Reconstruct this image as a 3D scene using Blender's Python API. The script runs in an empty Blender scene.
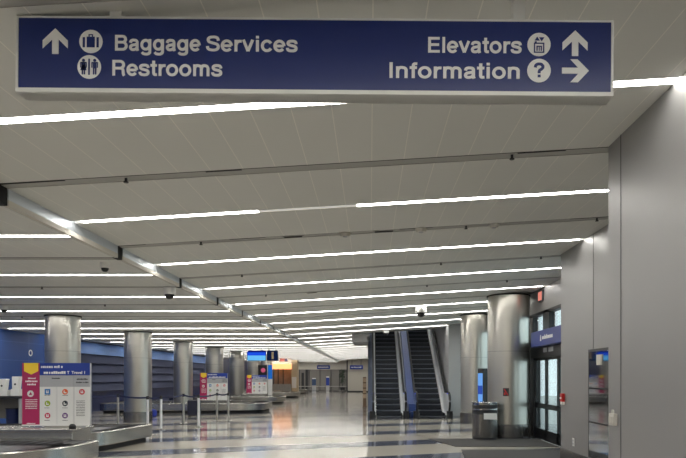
import bpy, bmesh, math, random
from mathutils import Vector, Matrix
random.seed(7)
sc = bpy.context.scene
COL = sc.collection
# ------------------------------------------------------------------ camera
EYE = 1.55; F = 600.0; VX, VY = 370.0, 377.0          # focal length and vanishing point in pixels of 686 x 458
cd = bpy.data.cameras.new('camera'); cam = bpy.data.objects.new('camera', cd); COL.objects.link(cam)
cam.location = (0, 0, EYE); cam.rotation_euler = (math.pi/2, 0, 0)
cd.sensor_width = 36; cd.lens = 36*F/686
cd.shift_x = -(VX-343)/686; cd.shift_y = (VY-229)/686
cd.clip_start = 0.05; cd.clip_end = 300
sc.camera = cam
# ------------------------------------------------------------------ world, exposure
w = bpy.data.worlds.new('overcast_sky'); sc.world = w; w.use_nodes = True
bg = w.node_tree.nodes['Background']; bg.inputs[0].default_value = (0.84, 0.93, 1.0, 1); bg.inputs[1].default_value = 2.0
sc.view_settings.view_transform = 'Standard'; sc.view_settings.look = 'None'
sc.view_settings.exposure = 0.0; sc.view_settings.gamma = 1.0; sc.view_settings.use_curve_mapping = False
STRIP = 30.0                                          # radiance of the ceiling light strips
sc.cycles.max_bounces = 8; sc.cycles.diffuse_bounces = 5; sc.cycles.glossy_bounces = 5
sc.cycles.transparent_max_bounces = 12; sc.cycles.sample_clamp_indirect = 6.0
sc.cycles.use_denoising = True

def W(px, py, D):                                     # world point seen at a pixel at depth D
    return ((px-VX)*D/F, D, EYE+(VY-py)*D/F)

# ------------------------------------------------------------------ materials
def srgb(r, g, b):
    f = lambda c: (c/255/12.92) if c/255 <= .04045 else ((c/255+.055)/1.055)**2.4
    return (f(r), f(g), f(b), 1)
def mat(name, col, rough=.5, metal=0.0, emit=None, es=1.0, noise=0.0, nscale=8.0, stretch=None, spec=.5, aniso=0, bump=0):
    m = bpy.data.materials.new(name); m.use_nodes = True; nt = m.node_tree; p = nt.nodes['Principled BSDF']
    p.inputs['Base Color'].default_value = col; p.inputs['Roughness'].default_value = rough
    p.inputs['Metallic'].default_value = metal; p.inputs['Specular IOR Level'].default_value = spec
    if aniso: p.inputs['Anisotropic'].default_value = aniso
    if emit: p.inputs['Emission Color'].default_value = emit; p.inputs['Emission Strength'].default_value = es
    if noise or bump:
        tc = nt.nodes.new('ShaderNodeTexCoord'); mp = nt.nodes.new('ShaderNodeMapping')
        nt.links.new(tc.outputs['Object'], mp.inputs[0]); mp.inputs['Scale'].default_value = stretch or (1, 1, 1)
        n = nt.nodes.new('ShaderNodeTexNoise'); n.inputs['Scale'].default_value = nscale; n.inputs['Detail'].default_value = 4
        nt.links.new(mp.outputs[0], n.inputs['Vector'])
        if noise:
            mr = nt.nodes.new('ShaderNodeMapRange'); mr.inputs[3].default_value = 1-noise; mr.inputs[4].default_value = 1+noise
            nt.links.new(n.outputs[0], mr.inputs[0])
            mx = nt.nodes.new('ShaderNodeVectorMath'); mx.operation = 'SCALE'; mx.inputs[0].default_value = col[:3]
            nt.links.new(mr.outputs[0], mx.inputs['Scale']); nt.links.new(mx.outputs[0], p.inputs['Base Color'])
        if bump:
            b = nt.nodes.new('ShaderNodeBump'); b.inputs['Strength'].default_value = bump; b.inputs['Distance'].default_value = .01
            nt.links.new(n.outputs[0], b.inputs['Height']); nt.links.new(b.outputs[0], p.inputs['Normal'])
    return m
def M(nt, op, a, b=None, c=None):
    n = nt.nodes.new('ShaderNodeMath'); n.operation = op
    for i, v in enumerate((a, b, c)):
        if v is None: continue
        if isinstance(v, (int, float)): n.inputs[i].default_value = v
        else: nt.links.new(v, n.inputs[i])
    return n.outputs[0]
def lined(name, base, line, specs, rough=.5, metal=0, noise=.04, nscale=3, spec=.5, skew=0):
    """base colour crossed by lines; specs = [(axis, period, width, offset)]"""
    m = mat(name, base, rough, metal, spec=spec); nt = m.node_tree; p = nt.nodes['Principled BSDF']
    tc = nt.nodes.new('ShaderNodeTexCoord'); sx = nt.nodes.new('ShaderNodeSeparateXYZ'); nt.links.new(tc.outputs['Object'], sx.inputs[0])
    tot = None
    for ax, per, wd, off in specs:
        c = sx.outputs[ax]
        if skew and ax == 1: c = M(nt, 'SUBTRACT', c, M(nt, 'MULTIPLY', sx.outputs[0], skew))
        fr = M(nt, 'FRACT', M(nt, 'DIVIDE', M(nt, 'SUBTRACT', c, off-200*per), per))
        k = M(nt, 'LESS_THAN', fr, wd/per)
        tot = k if tot is None else M(nt, 'MAXIMUM', tot, k)
    n = nt.nodes.new('ShaderNodeTexNoise'); n.inputs['Scale'].default_value = nscale; n.inputs['Detail'].default_value = 6
    nt.links.new(tc.outputs['Object'], n.inputs['Vector'])
    mr = nt.nodes.new('ShaderNodeMapRange'); mr.inputs[3].default_value = 1-noise; mr.inputs[4].default_value = 1+noise; nt.links.new(n.outputs[0], mr.inputs[0])
    mx = nt.nodes.new('ShaderNodeMix'); mx.data_type = 'RGBA'; nt.links.new(tot, mx.inputs[0]); mx.inputs[6].default_value = base; mx.inputs[7].default_value = line
    vs = nt.nodes.new('ShaderNodeVectorMath'); vs.operation = 'SCALE'; nt.links.new(mx.outputs[2], vs.inputs[0]); nt.links.new(mr.outputs[0], vs.inputs['Scale'])
    nt.links.new(vs.outputs[0], p.inputs['Base Color'])
    return m
def emis(name, col, s):
    m = bpy.data.materials.new(name); m.use_nodes = True; nt = m.node_tree; nt.nodes.clear()
    e = nt.nodes.new('ShaderNodeEmission'); e.inputs[0].default_value = col; e.inputs[1].default_value = s
    o = nt.nodes.new('ShaderNodeOutputMaterial'); nt.links.new(e.outputs[0], o.inputs[0]); return m
def glassmat(name, tint, refl=.12, rough=.02):
    m = bpy.data.materials.new(name); m.use_nodes = True; nt = m.node_tree; nt.nodes.clear()
    t = nt.nodes.new('ShaderNodeBsdfTransparent'); t.inputs[0].default_value = tint
    g = nt.nodes.new('ShaderNodeBsdfGlossy'); g.inputs['Roughness'].default_value = rough; g.inputs[0].default_value = (.9, .9, .9, 1)
    fr = nt.nodes.new('ShaderNodeFresnel'); fr.inputs[0].default_value = 1.45
    a = M(nt, 'MAXIMUM', fr.outputs[0], refl*.5); a = M(nt, 'MINIMUM', a, .6)
    x = nt.nodes.new('ShaderNodeMixShader'); nt.links.new(a, x.inputs[0]); nt.links.new(t.outputs[0], x.inputs[1]); nt.links.new(g.outputs[0], x.inputs[2])
    o = nt.nodes.new('ShaderNodeOutputMaterial'); nt.links.new(x.outputs[0], o.inputs[0]); return m

MT = {}
MT['ceil'] = lined('ceiling_planks', (.68, .68, .64, 1), (.85, .83, .76, 1), [(0, .286, .007, .012)], rough=.55, noise=.05, nscale=.6)
MT['track'] = mat('track_metal', (.40, .395, .37, 1), .6)
MT['slit'] = mat('black_slit', (.012, .012, .012, 1), .8)
MT['housing'] = mat('lamp_housing', (.6, .6, .58, 1), .5)
MT['strip'] = emis('lit_diffuser', (1.0, .975, .92, 1), STRIP)
MT['strip_dim'] = mat('unlit_diffuser', (.8, .8, .76, 1), .4, emit=(1, .97, .9, 1), es=.32)
MT['fascia'] = mat('satin_channel', (.62, .66, .70, 1), .45, .8, noise=.05, nscale=2)
MT['floor'] = lined('polished_terrazzo', (.48, .445, .38, 1), (.09, .10, .135, 1), [(1, 2.68, .95, 13.4)], rough=.105, noise=.14, nscale=30, spec=.45, skew=.35)
MT['wallmetal'] = mat('satin_aluminium_panel', (.36, .355, .35, 1), .46, .7, noise=.03, nscale=1.2)
MT['seam'] = mat('panel_seam', (.10, .10, .10, 1), .6)
MT['steel'] = mat('brushed_steel', (.55, .53, .48, 1), .30, .95, noise=.02, nscale=12, stretch=(1, 1, .05))
MT['steelpol'] = mat('polished_steel', (.62, .62, .62, 1), .14, 1.0)
MT['kick'] = mat('kick_band_steel', (.30, .29, .28, 1), .25, .95)
MT['fascia_steel'] = mat('carousel_steel', (.50, .49, .46, 1), .25, .95, noise=.05, nscale=6, stretch=(.3, .3, 1))
MT['blackframe'] = mat('black_frame', (.012, .013, .015, 1), .35)
MT['rubber'] = mat('black_rubber', (.015, .015, .017, 1), .6)
MT['belt'] = lined('carousel_slats', (.055, .055, .058, 1), (.16, .16, .16, 1), [(0, .30, .02, 0)], rough=.4, noise=.2, nscale=6, skew=0)
MT['bluewall'] = lined('blue_wall_tiles', (.02, .062, .23, 1), (.06, .12, .33, 1), [(1, 1.6, .02, .3), (2, .62, .014, .25)], rough=.45, spec=.3, noise=.12, nscale=.5)
MT['slate'] = mat('slate_board', (.072, .082, .14, 1), .75, spec=.15, noise=.08, nscale=2)
MT['navy'] = mat('navy_board', (.012, .022, .09, 1), .35)
MT['skyband'] = mat('sky_blue_band', (.20, .36, .78, 1), .5, spec=.4, noise=.6, nscale=.7, stretch=(1, .35, 2.4))
MT['signblue'] = mat('sign_blue', (.011, .027, .16, 1), .3)
MT['letter'] = mat('letter_white', (.90, .90, .88, 1), .5)
MT['signframe'] = mat('sign_aluminium', (.80, .80, .77, 1), .45, .1)
MT['white'] = mat('white', (.78, .78, .76, 1), .45)
MT['offwhite'] = mat('offwhite_wall', (.60, .57, .50, 1), .6, noise=.03)
MT['greywall'] = mat('grey_far_wall', (.20, .19, .175, 1), .5, noise=.1, nscale=2, stretch=(3, 1, .2))
MT['shaftwall'] = mat('grey_wall_panel', (.40, .40, .40, 1), .5, .1)
MT['dark'] = mat('dark', (.025, .026, .03, 1), .5)
MT['magenta'] = mat('magenta', (.42, .02, .11, 1), .45)
MT['yellow'] = mat('yellow', (.95, .66, .04, 1), .45)
MT['posterblue'] = mat('poster_blue', (.012, .045, .32, 1), .4)
MT['postergrey'] = mat('poster_grey', (.42, .43, .45, 1), .5)
MT['glass'] = glassmat('clear_glass', (.90, .96, .95, 1))
MT['tglass'] = glassmat('balustrade_glass', (.55, .62, .72, 1))
MT['balus'] = mat('balustrade_steel', (.86, .88, .90, 1), .35, .3)
MT['step'] = mat('escalator_step', (.022, .027, .036, 1), .42, .4)
MT['nosing'] = mat('step_nosing', (.22, .25, .32, 1), .4, .4)
MT['escblue'] = mat('blue_cladding', (.07, .13, .40, 1), .3, .2)
MT['greyblue'] = mat('greyblue_cladding', (.13, .16, .24, 1), .35, .4)
MT['bluelight'] = mat('blue_newel', (.02, .05, .75, 1), .3, emit=(.05, .12, 1, 1), es=.5)
MT['postsilver'] = mat('silver_post', (.85, .85, .86, 1), .3, .5)
MT['mat'] = mat('carpet_mat', (.055, .052, .05, 1), .95, noise=.3, nscale=60)
MT['red'] = mat('red_plastic', (.5, .02, .02, 1), .4)
MT['plastic'] = mat('cream_plastic', (.62, .60, .54, 1), .45)

# ------------------------------------------------------------------ builders
class MB:
    def __init__(s): s.v = []; s.f = []; s.mi = []
    def add(s, vs, fs, mi=0):
        o = len(s.v); s.v += [tuple(v) for v in vs]; s.f += [tuple(i+o for i in f) for f in fs]; s.mi += [mi]*len(fs); return s
    def box(s, x0, x1, y0, y1, z0, z1, mi=0):
        v = [(x, y, z) for z in (z0, z1) for y in (y0, y1) for x in (x0, x1)]
        return s.add(v, [(0, 2, 3, 1), (4, 5, 7, 6), (0, 1, 5, 4), (2, 6, 7, 3), (0, 4, 6, 2), (1, 3, 7, 5)], mi)
    def quad(s, a, b, c, d, mi=0): return s.add([a, b, c, d], [(0, 1, 2, 3)], mi)
    def prism(s, poly, a0, a1, axis='y', mi=0):
        """poly in the plane across axis: y -> (x,z); z -> (x,y); x -> (y,z)"""
        n = len(poly)
        def P(p, a): return (p[0], a, p[1]) if axis == 'y' else ((p[0], p[1], a) if axis == 'z' else (a, p[0], p[1]))
        vs = [P(p, a0) for p in poly]+[P(p, a1) for p in poly]
        fs = [tuple(range(n)), tuple(range(2*n-1, n-1, -1))]+[(i, i+n, (i+1) % n+n, (i+1) % n) for i in range(n)]
        return s.add(vs, fs, mi)
    def lathe(s, prof, n=32, cx=0, cy=0, mi=0):
        vs = []; fs = []
        for r, z in prof:
            for k in range(n):
                a = 2*math.pi*k/n; vs.append((cx+r*math.cos(a), cy+r*math.sin(a), z))
        for j in range(len(prof)-1):
            for k in range(n):
                fs.append((j*n+k, j*n+(k+1) % n, (j+1)*n+(k+1) % n, (j+1)*n+k))
        fs.append(tuple(range(n-1, -1, -1))); fs.append(tuple((len(prof)-1)*n+k for k in range(n)))
        return s.add(vs, fs, mi)
    def tube(s, pts, r, n=10, flat=None):
        pts = [Vector(p) for p in pts]; vs = []; fs = []
        for i, p in enumerate(pts):
            d = (pts[min(i+1, len(pts)-1)]-pts[max(i-1, 0)]).normalized()
            u = d.cross(Vector((0, 0, 1))); u = Vector((1, 0, 0)) if u.length < .05 else u.normalized()
            v2 = d.cross(u).normalized()
            for k in range(n):
                a = 2*math.pi*k/n; vs.append(p+u*r*math.cos(a)+v2*(flat or r)*math.sin(a))
        for i in range(len(pts)-1):
            for k in range(n): fs.append((i*n+k, i*n+(k+1) % n, (i+1)*n+(k+1) % n, (i+1)*n+k))
        fs.append(tuple(range(n-1, -1, -1))); fs.append(tuple((len(pts)-1)*n+k for k in range(n)))
        return s.add(vs, fs)
    def build(s, name, m, parent=None, loc=(0, 0, 0), bevel=0, rot=None, smooth=40):
        me = bpy.data.meshes.new(name); me.from_pydata(s.v, [], s.f)
        for mm in (m if isinstance(m, (list, tuple)) else [m]): me.materials.append(MT[mm] if isinstance(mm, str) else mm)
        for p, i in zip(me.polygons, s.mi): p.material_index = i
        bm = bmesh.new(); bm.from_mesh(me); bmesh.ops.recalc_face_normals(bm, faces=bm.faces) if len(s.f) > 1 else None; bm.to_mesh(me); bm.free()
        me.shade_smooth(); me.set_sharp_from_angle(angle=math.radians(smooth))
        o = bpy.data.objects.new(name, me); COL.objects.link(o); o.location = loc
        if rot: o.rotation_euler = rot
        if parent: o.parent = parent
        if bevel:
            b = o.modifiers.new('bevel', 'BEVEL'); b.width = bevel; b.segments = 2; b.limit_method = 'ANGLE'; b.angle_limit = math.radians(50)
        return o
def box(*a): return MB().box(*a)
def thing(name, label, cat, loc=(0, 0, 0), rot=(0, 0, 0), group=None):
    o = bpy.data.objects.new(name, None); COL.objects.link(o); o.location = loc; o.rotation_euler = rot
    o.empty_display_size = .1
    return tag(o, label, cat, group)
def tag(o, label=None, cat=None, group=None, kind=None):
    if label: o['label'] = label
    if cat: o['category'] = cat
    if group: o['group'] = group
    if kind: o['kind'] = kind
    return o
def struct(o, label=None): o['kind'] = 'structure'; (label and o.__setitem__('label', label)); return o
def copy_tree(o, parent=None):
    c = o.copy(); COL.objects.link(c); c.parent = parent
    for ch in list(o.children): copy_tree(ch, c)
    return c
def text_mb(txt, x0, x1, zb, cap, y, bold=.018, depth=.002):
    """text as flat mesh in the XZ plane facing -Y, fitted from x0 to x1, baseline zb, cap height cap"""
    c = bpy.data.curves.new('t', 'FONT'); c.body = txt; c.size = 1; c.offset = bold; c.extrude = .01; c.resolution_u = 4
    o = bpy.data.objects.new('t', c); COL.objects.link(o)
    dg = bpy.context.evaluated_depsgraph_get(); me = bpy.data.meshes.new_from_object(o.evaluated_get(dg))
    c2 = bpy.data.curves.new('H', 'FONT'); c2.body = 'H'; c2.size = 1; c2.offset = bold
    o2 = bpy.data.objects.new('H', c2); COL.objects.link(o2); dg = bpy.context.evaluated_depsgraph_get(); me2 = bpy.data.meshes.new_from_object(o2.evaluated_get(dg))
    hy = [v.co.y for v in me2.vertices]; hb, ht = min(hy), max(hy)
    xs = [v.co.x for v in me.vertices]; a, b = min(xs), max(xs); s = cap/(ht-hb)
    vs = [(x0+(v.co.x-a)/(b-a)*(x1-x0), y-(v.co.z+.01)/.02*depth, zb+(v.co.y-hb)*s) for v in me.vertices]
    fs = [tuple(p.vertices) for p in me.polygons]
    for q in (o, o2): bpy.data.objects.remove(q)
    for q in (c, c2): bpy.data.curves.remove(q)
    for q in (me, me2): bpy.data.meshes.remove(q)
    return vs, fs
def arc(cx, cy, rx, ry, a0, a1, n=22): return [(cx+rx*math.cos(math.radians(a0+(a1-a0)*i/n)), cy+ry*math.sin(math.radians(a0+(a1-a0)*i/n))) for i in range(n+1)]
def spl(P, m=5):
    out = []; Q = [P[0]]+P+[P[-1]]
    for i in range(1, len(Q)-2):
        for j in range(m):
            t = j/m; out.append(tuple(.5*((2*Q[i][k])+(-Q[i-1][k]+Q[i+1][k])*t+(2*Q[i-1][k]-5*Q[i][k]+4*Q[i+1][k]-Q[i+2][k])*t*t+(-Q[i-1][k]+3*Q[i][k]-3*Q[i+1][k]+Q[i+2][k])*t**3) for k in (0, 1)))
    return out+[P[-1]]
_S = [(572, 490), (550, 580), (480, 640), (335, 660), (190, 635), (125, 560), (130, 480), (190, 425), (335, 380), (490, 335), (560, 265), (558, 155), (480, 80), (335, 57), (175, 85), (105, 150), (92, 235)]
_n = [(131, 300), (160, 420), (230, 478), (315, 485), (420, 460), (475, 390), (480, 320), (480, 0)]
GL = {
 'I': (278, [[(139, 0), (139, 718)]]), 'l': (278, [[(139, 0), (139, 718)]]), 'i': (278, [[(139, 0), (139, 532)], [(139, 606), (139, 718)]]),
 'E': (667, [[(138, 0), (138, 718)], [(138, 60), (625, 60)], [(138, 370), (590, 370)], [(138, 658), (615, 658)]]),
 'B': (722, [[(138, 0), (138, 718)], [(138, 658)]+arc(430, 522, 150, 136, 90, -90)+[(138, 386)], [(138, 386)]+arc(440, 223, 175, 163, 90, -90)+[(138, 60)]]),
 'R': (722, [[(138, 0), (138, 718)], [(138, 658)]+arc(430, 500, 165, 158, 90, -90)+[(138, 342)], spl([(400, 342), (500, 330), (565, 270), (578, 160), (590, 60), (625, 0)])]),
 'S': (667, [spl(_S)]), 's': (556, [spl([(x*.80+10, y*.742) for x, y in _S])]),
 'a': (556, [spl([(95, 365), (125, 445), (195, 480), (270, 485), (365, 470), (415, 420), (420, 350)])+[(420, 90), (450, 0)], spl([(420, 300), (310, 275), (180, 250), (110, 200), (100, 130), (140, 68), (220, 48), (330, 68), (395, 120), (420, 200)])]),
 'c': (556, [arc(285, 266, 205, 222, 32, 328)]), 'o': (611, [arc(305, 266, 215, 222, 0, 360, 30)]),
 'e': (556, [[(80, 262), (478, 262)], arc(280, 266, 203, 222, 0, 322)]),
 'g': (611, [arc(275, 275, 190, 205, 0, 360, 28), [(478, 532), (478, 40)]+spl([(478, 0), (465, -90), (380, -145), (270, -152), (160, -130), (100, -70)])]),
 'n': (611, [[(131, 0), (131, 532)], spl(_n)]), 'm': (889, [[(131, 0), (131, 532)]]+[spl([(131+d, 300), (155+d, 410), (215+d, 475), (300+d, 480), (385+d, 455), (438+d, 380), (444+d, 310), (444+d, 0)]) for d in (0, 313)]),
 'r': (389, [[(131, 0), (131, 532)], spl([(131, 280), (160, 380), (220, 450), (290, 472), (385, 470)])]),
 't': (333, [[(165, 690)]+[(165, 190)]+spl([(165, 140), (180, 80), (230, 55), (318, 58)]), [(15, 480), (315, 480)]]),
 'f': (333, [[(165, 0), (165, 500)]+spl([(165, 560), (180, 625), (235, 660), (330, 658)]), [(15, 480), (315, 480)]]),
 'v': (556, [[(72, 540), (278, 20)], [(484, 540), (278, 20)]]),
 '?': (611, [spl([(100, 490), (125, 590), (210, 650), (310, 662), (420, 640), (495, 560), (485, 470), (410, 400), (330, 340), (305, 280), (305, 200)]), [(305, 0), (305, 130)]]), ' ': (278, [])}
def stroke_text(mb, txt, x0, x1, zb, cap, y0, y1, w=128):
    tot = sum(GL[c][0] for c in txt)-140; kx = (x1-x0)/tot; kz = cap/718; x = -70
    for c in txt:
        for P in GL[c][1]:
            P = [Vector(p) for p in P]; P = [p for i, p in enumerate(P) if i == 0 or (p-P[i-1]).length > 1e-3]; closed = (P[0]-P[-1]).length < 2; n = len(P); L = []; R = []
            for i in range(n):
                a = P[i-1] if i else (P[-2] if closed else P[0]); b = P[i+1] if i < n-1 else (P[1] if closed else P[-1])
                d1 = (P[i]-a); d2 = (b-P[i]); d1 = d1.normalized() if d1.length > 0 else d2.normalized(); d2 = d2.normalized() if d2.length > 0 else d1
                t = (d1+d2).normalized(); nrm = Vector((-t.y, t.x)); k = 1/max(.6, nrm.dot(Vector((-d1.y, d1.x))))
                ww = w/2*(.92+.12*abs(t.y)); L.append(P[i]+nrm*ww*k); R.append(P[i]-nrm*ww*k)
            vs = []
            for yy in (y0, y1):
                for q in L+R: vs.append((x0+(x+q.x)*kx, yy, zb+q.y*kz))
            fs = []
            for i in range(n-1):
                fs += [(i, i+1, n+i+1, n+i), (2*n+i+1, 2*n+i, 3*n+i, 3*n+i+1), (i+1, i, 2*n+i, 2*n+i+1), (n+i, n+i+1, 3*n+i+1, 3*n+i)]
            if not closed: fs += [(0, n, 3*n, 2*n), (n-1, 3*n-1, 4*n-1, 2*n-1)]
            ee = .00012; y0 -= ee
            mb.add(vs, fs)
        x += GL[c][0]
    return mb
def disc(cx, cz, r, y0, y1, n=32, mb=None, mi=0):
    return (mb or MB()).prism([(cx+r*math.cos(2*math.pi*k/n), cz+r*math.sin(2*math.pi*k/n)) for k in range(n)], y0, y1, 'y', mi)
def ring(cx, cz, r0, r1, y0, y1, n=32, mb=None):
    mb = mb or MB(); P = []
    for k in range(n):
        a = 2*math.pi*k/n; a2 = 2*math.pi*(k+1)/n
        mb.prism([(cx+r0*math.cos(a), cz+r0*math.sin(a)), (cx+r1*math.cos(a), cz+r1*math.sin(a)), (cx+r1*math.cos(a2), cz+r1*math.sin(a2)), (cx+r0*math.cos(a2), cz+r0*math.sin(a2))], y0, y1)
    return mb
def rrect(x0, x1, y0, y1, rs, n=12):
    """rounded rectangle, radii at corners (x1,y0),(x1,y1),(x0,y1),(x0,y0)"""
    out = []
    for (cx, cy, a0, r) in ((x1-rs[0], y0+rs[0], -90, rs[0]), (x1-rs[1], y1-rs[1], 0, rs[1]), (x0+rs[2], y1-rs[2], 90, rs[2]), (x0+rs[3], y0+rs[3], 180, rs[3])):
        for k in range(n+1):
            a = math.radians(a0+90*k/n); out.append((cx+r*math.cos(a), cy+r*math.sin(a)))
    return out
def inset(poly, d):
    n = len(poly); out = []
    for i in range(n):
        p0, p1, p2 = Vector(poly[i-1]), Vector(poly[i]), Vector(poly[(i+1) % n])
        t = ((p1-p0).normalized()+(p2-p1).normalized()); t = t.normalized() if t.length > 1e-6 else (p2-p1).normalized()
        out.append((p1.x-t.y*d, p1.y+t.x*d))
    return out

# ================================================================== SETTING
XL, XCH = -12.0, -3.32                # far left wall, ceiling channel
ZL = EYE+1.57                          # left ceiling
zr = lambda x: EYE+1.92+.06*x          # right ceiling rises to the right
P0, PP = 4.14, 2.54                   # first light row, spacing
LW, TW = .105, .15                      # widths of light slot and track slot
DMIN, DMAX = -8.0, 64.0
WELL0, WELL1 = 26.0, 40.0              # ceiling well of the escalators
struct(box(XL-1, 4.45, DMIN, DMAX+2, -.1, 0).build('floor', 'floor'))
rows = [P0+PP*k for k in range(-4, 24)]; rows = [r for r in rows if DMIN < r-1 and r < DMAX-.6]
tracks = [r+PP/2 for r in rows] + [rows[0]-PP/2]; tracks.sort()
slots = sorted([(r, LW, 'L') for r in rows]+[(t, TW, 'T') for t in tracks if DMIN < t < DMAX])
def ceiling(mb_p, mb_s, x0, x1, z0, z1, d0, d1):
    def q(mb, a, b, za, zb2, mi=0): mb.quad((x0, a, z0+za), (x0, b, z0+zb2), (x1, b, z1+zb2), (x1, a, z1+za), mi)
    cur = d0
    for c, wd, k in slots:
        a, b = c-wd/2, c+wd/2
        if a < d0+.01 or b > d1-.01: continue
        q(mb_p, cur, a, 0, 0)
        dp = .09 if k == 'L' else .005
        mi = 0 if k == 'L' else 1
        q(mb_s, a, a, 0, dp, mi); q(mb_s, b, b, dp, 0, mi)
        if k == 'L': q(mb_s, a, b, dp, dp, 0)
        else: q(mb_s, a, a+.055, .005, .005, 2); q(mb_s, a+.055, b, .005, .005, 1)
        cur = b
    q(mb_p, cur, d1, 0, 0)
cp, cs = MB(), MB()
ceiling(cp, cs, XL-1, XCH, ZL, ZL, DMIN, DMAX+1)
ceiling(cp, cs, XCH, 4.5, zr(XCH), zr(4.5), DMIN, WELL0)
ceiling(cp, cs, XCH, -.12, zr(XCH), zr(-.12), WELL0, DMAX+1)
struct(cp.build('ceiling', 'ceil', smooth=10)); struct(cs.build('trim_1', ['housing', 'track', 'slit'], smooth=10))
# step between the two ceiling levels: satin channel with a black gap at every track
fa, fb, fl = MB(), MB(), MB()
ts = [DMIN]+[t for t in tracks if t > DMIN]+[DMAX]
for a, b in zip(ts[:-1], ts[1:]):
    fa.box(XCH-.012, XCH+.012, a+.08, b-.08, ZL+.048, zr(XCH)+.02)
    fl.box(XCH-.03, XCH+.014, a+.08, b-.08, ZL-.006, ZL+.048)
fb.box(XCH-.05, XCH-.02, DMIN, DMAX, ZL, zr(XCH)+.06)
for t in tracks: fb.box(XCH-.06, XCH+.002, t-.079, t+.079, ZL-.006, zr(XCH)+.02)
struct(fa.build('trim_2', 'fascia')); struct(fb.build('trim_3', 'slit')); struct(fl.build('trim_11', 'offwhite'))
# panels filling the long tracks (the slit is open only in places)
tf = MB()
for t in tracks:
    if not 0 < t < 40: continue
    x = XCH+.3+random.random()
    while x < (4.0 if t < WELL0 else -.6):
        L = random.uniform(1.0, 2.8); x2 = min(x+L, 4.1 if t < WELL0 else -.3)
        if random.random() < .75:
            tf.add([(x, t-TW/2+.024, zr(x)+.003), (x2, t-TW/2+.024, zr(x2)+.003), (x2, t-.015, zr(x2)+.003), (x, t-.015, zr(x)+.003)], [(0, 1, 2, 3)])
        x = x2+random.uniform(.2, .6)
struct(tf.build('trim_4', 'track'))
# walls
wr = MB().box(2.12, 3.6, DMIN, 5.34, 0, 4.1).box(3.3, 4.45, 5.3, 10.37, 0, 4.1)
struct(wr.build('wall_right', 'wallmetal', bevel=.006))
sm = MB()
sm.box(2.116, 2.13, 5.065, 5.072, 0, 3.6).box(2.116, 2.13, 2.4, 2.407, 0, 3.6)
for d in (8.86,): sm.box(3.296, 3.31, d, d+.008, .34, 3.7)
struct(sm.build('trim_5', 'seam'))
struct(box(3.285, 3.32, 5.36, 10.375, 0, .335).build('baseboard_right', 'kick'))
XD = 4.2
# entrance wall: header above, glass and black frames below
hd = MB().box(XD, XD+.3, 10.37, 24.0, 3.16, 4.2)
struct(hd.build('wall_entrance', 'wallmetal'))
struct(box(XD-.03, XD+.2, 16.3, 24.0, 0, .35).build('baseboard_entrance', 'kick'))
def glazing(name, d0, d1, z0, z1, muls, rails=(), fw=.09):
    root = box(XD, XD+.14, d0, d0+fw, z0, z1)
    root.box(XD, XD+.14, d1-fw, d1, z0, z1).box(XD, XD+.14, d0, d1, z1-.08, z1).box(XD, XD+.14, d0, d1, z0, z0+.08)
    for m_, wd in muls: root.box(XD, XD+.14, m_-wd/2, m_+wd/2, z0, z1)
    for z, h in rails: root.box(XD, XD+.14, d0, d1, z-h/2, z+h/2)
    o = struct(root.build(name, 'blackframe'))
    box(XD+.06, XD+.075, d0+.04, d1-.04, z0+.04, z1-.04).build('glass', 'glass', o)
    return o
glazing('window_1', 12.4, 15.9, 2.36, 3.16, [(14.33, .5), (13.0, .12), (15.65, .35)])
glazing('window_2', 15.9, 24.0, .35, 3.16, [(17.5, .1), (19.1, .1), (20.7, .1), (22.3, .1)])
glazing('window_3', 10.37, 12.4, 0, 3.16, [(11.4, .1)])
# sliding doors
dr = struct(MB().box(XD-.04, XD+.16, 12.4, 15.9, 2.02, 2.36).box(XD-.02, XD+.16, 15.35, 15.9, 0, 2.02).box(XD-.02, XD+.16, 12.4, 12.5, 0, 2.02).build('door_1', 'blackframe'))
for d0, d1 in ((12.5, 13.48), (13.48, 14.42), (14.42, 15.35)):
    lf = MB().box(XD+.02, XD+.07, d0, d0+.06, .01, 2.02).box(XD+.02, XD+.07, d1-.06, d1, .01, 2.02).box(XD+.02, XD+.07, d0, d1, 1.96, 2.02)
    lf.box(XD+.02, XD+.07, d0, d1, .01, .27).box(XD+.02, XD+.07, d0, d1, .78, .90)
    lo = lf.build('door_leaf', 'blackframe', dr); box(XD+.04, XD+.052, d0+.05, d1-.05, .25, 1.98).build('glass', 'glass', lo)
dl = MB()                                            # pale sticker strip on the header
for a, b in ((13.62, 13.78), (13.80, 13.98), (14.10, 14.22), (14.24, 14.4)): dl.box(XD-.046, XD-.04, a, b, 2.14, 2.24)
dl.build('header_label', 'postergrey', dr)
# rest of the shell
struct(box(3.30, 5.0, 24.0, 24.2, 0, 4.2).build('wall_column_side', 'shaftwall'))
struct(MB().box(3.15, 3.3, 24.0, 41, 0, 8.1).build('wall_escalator_right', 'shaftwall'))
struct(MB().box(-.12, -.02, 26.0, 41, 3.3, 8.1).build('wall_escalator_left', 'shaftwall'))
struct(MB().box(-.12, 3.3, 41, 41.2, 0, 8.1).build('wall_escalator_back', 'shaftwall'))
struct(MB().prism([(-.12, zr(-.12)-.005), (3.3, zr(3.3)-.005), (3.3, 8.1), (-.12, 8.1)], 25.9, 26.02).build('wall_escalator_front', 'shaftwall'))
struct(MB().box(-.12, 3.3, 25.8, 41.2, 8.0, 8.1).build('ceiling_escalator', 'offwhite'))
struct(MB().box(-.78, -.12, 26.0, 28.6, 3.08, 3.6).build('trim_6', 'shaftwall'))
struct(MB().box(-.12, -.02, 33.0, 62.0, 0, 3.6).build('wall_passage', 'greywall'))
struct(MB().box(-2.35, -.02, 62.0, 62.2, 0, 3.7).build('wall_partition', 'offwhite'))
struct(MB().box(-2.42, -2.30, 61.9, 64.2, 0, 3.7).build('trim_7', 'dark'))
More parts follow.
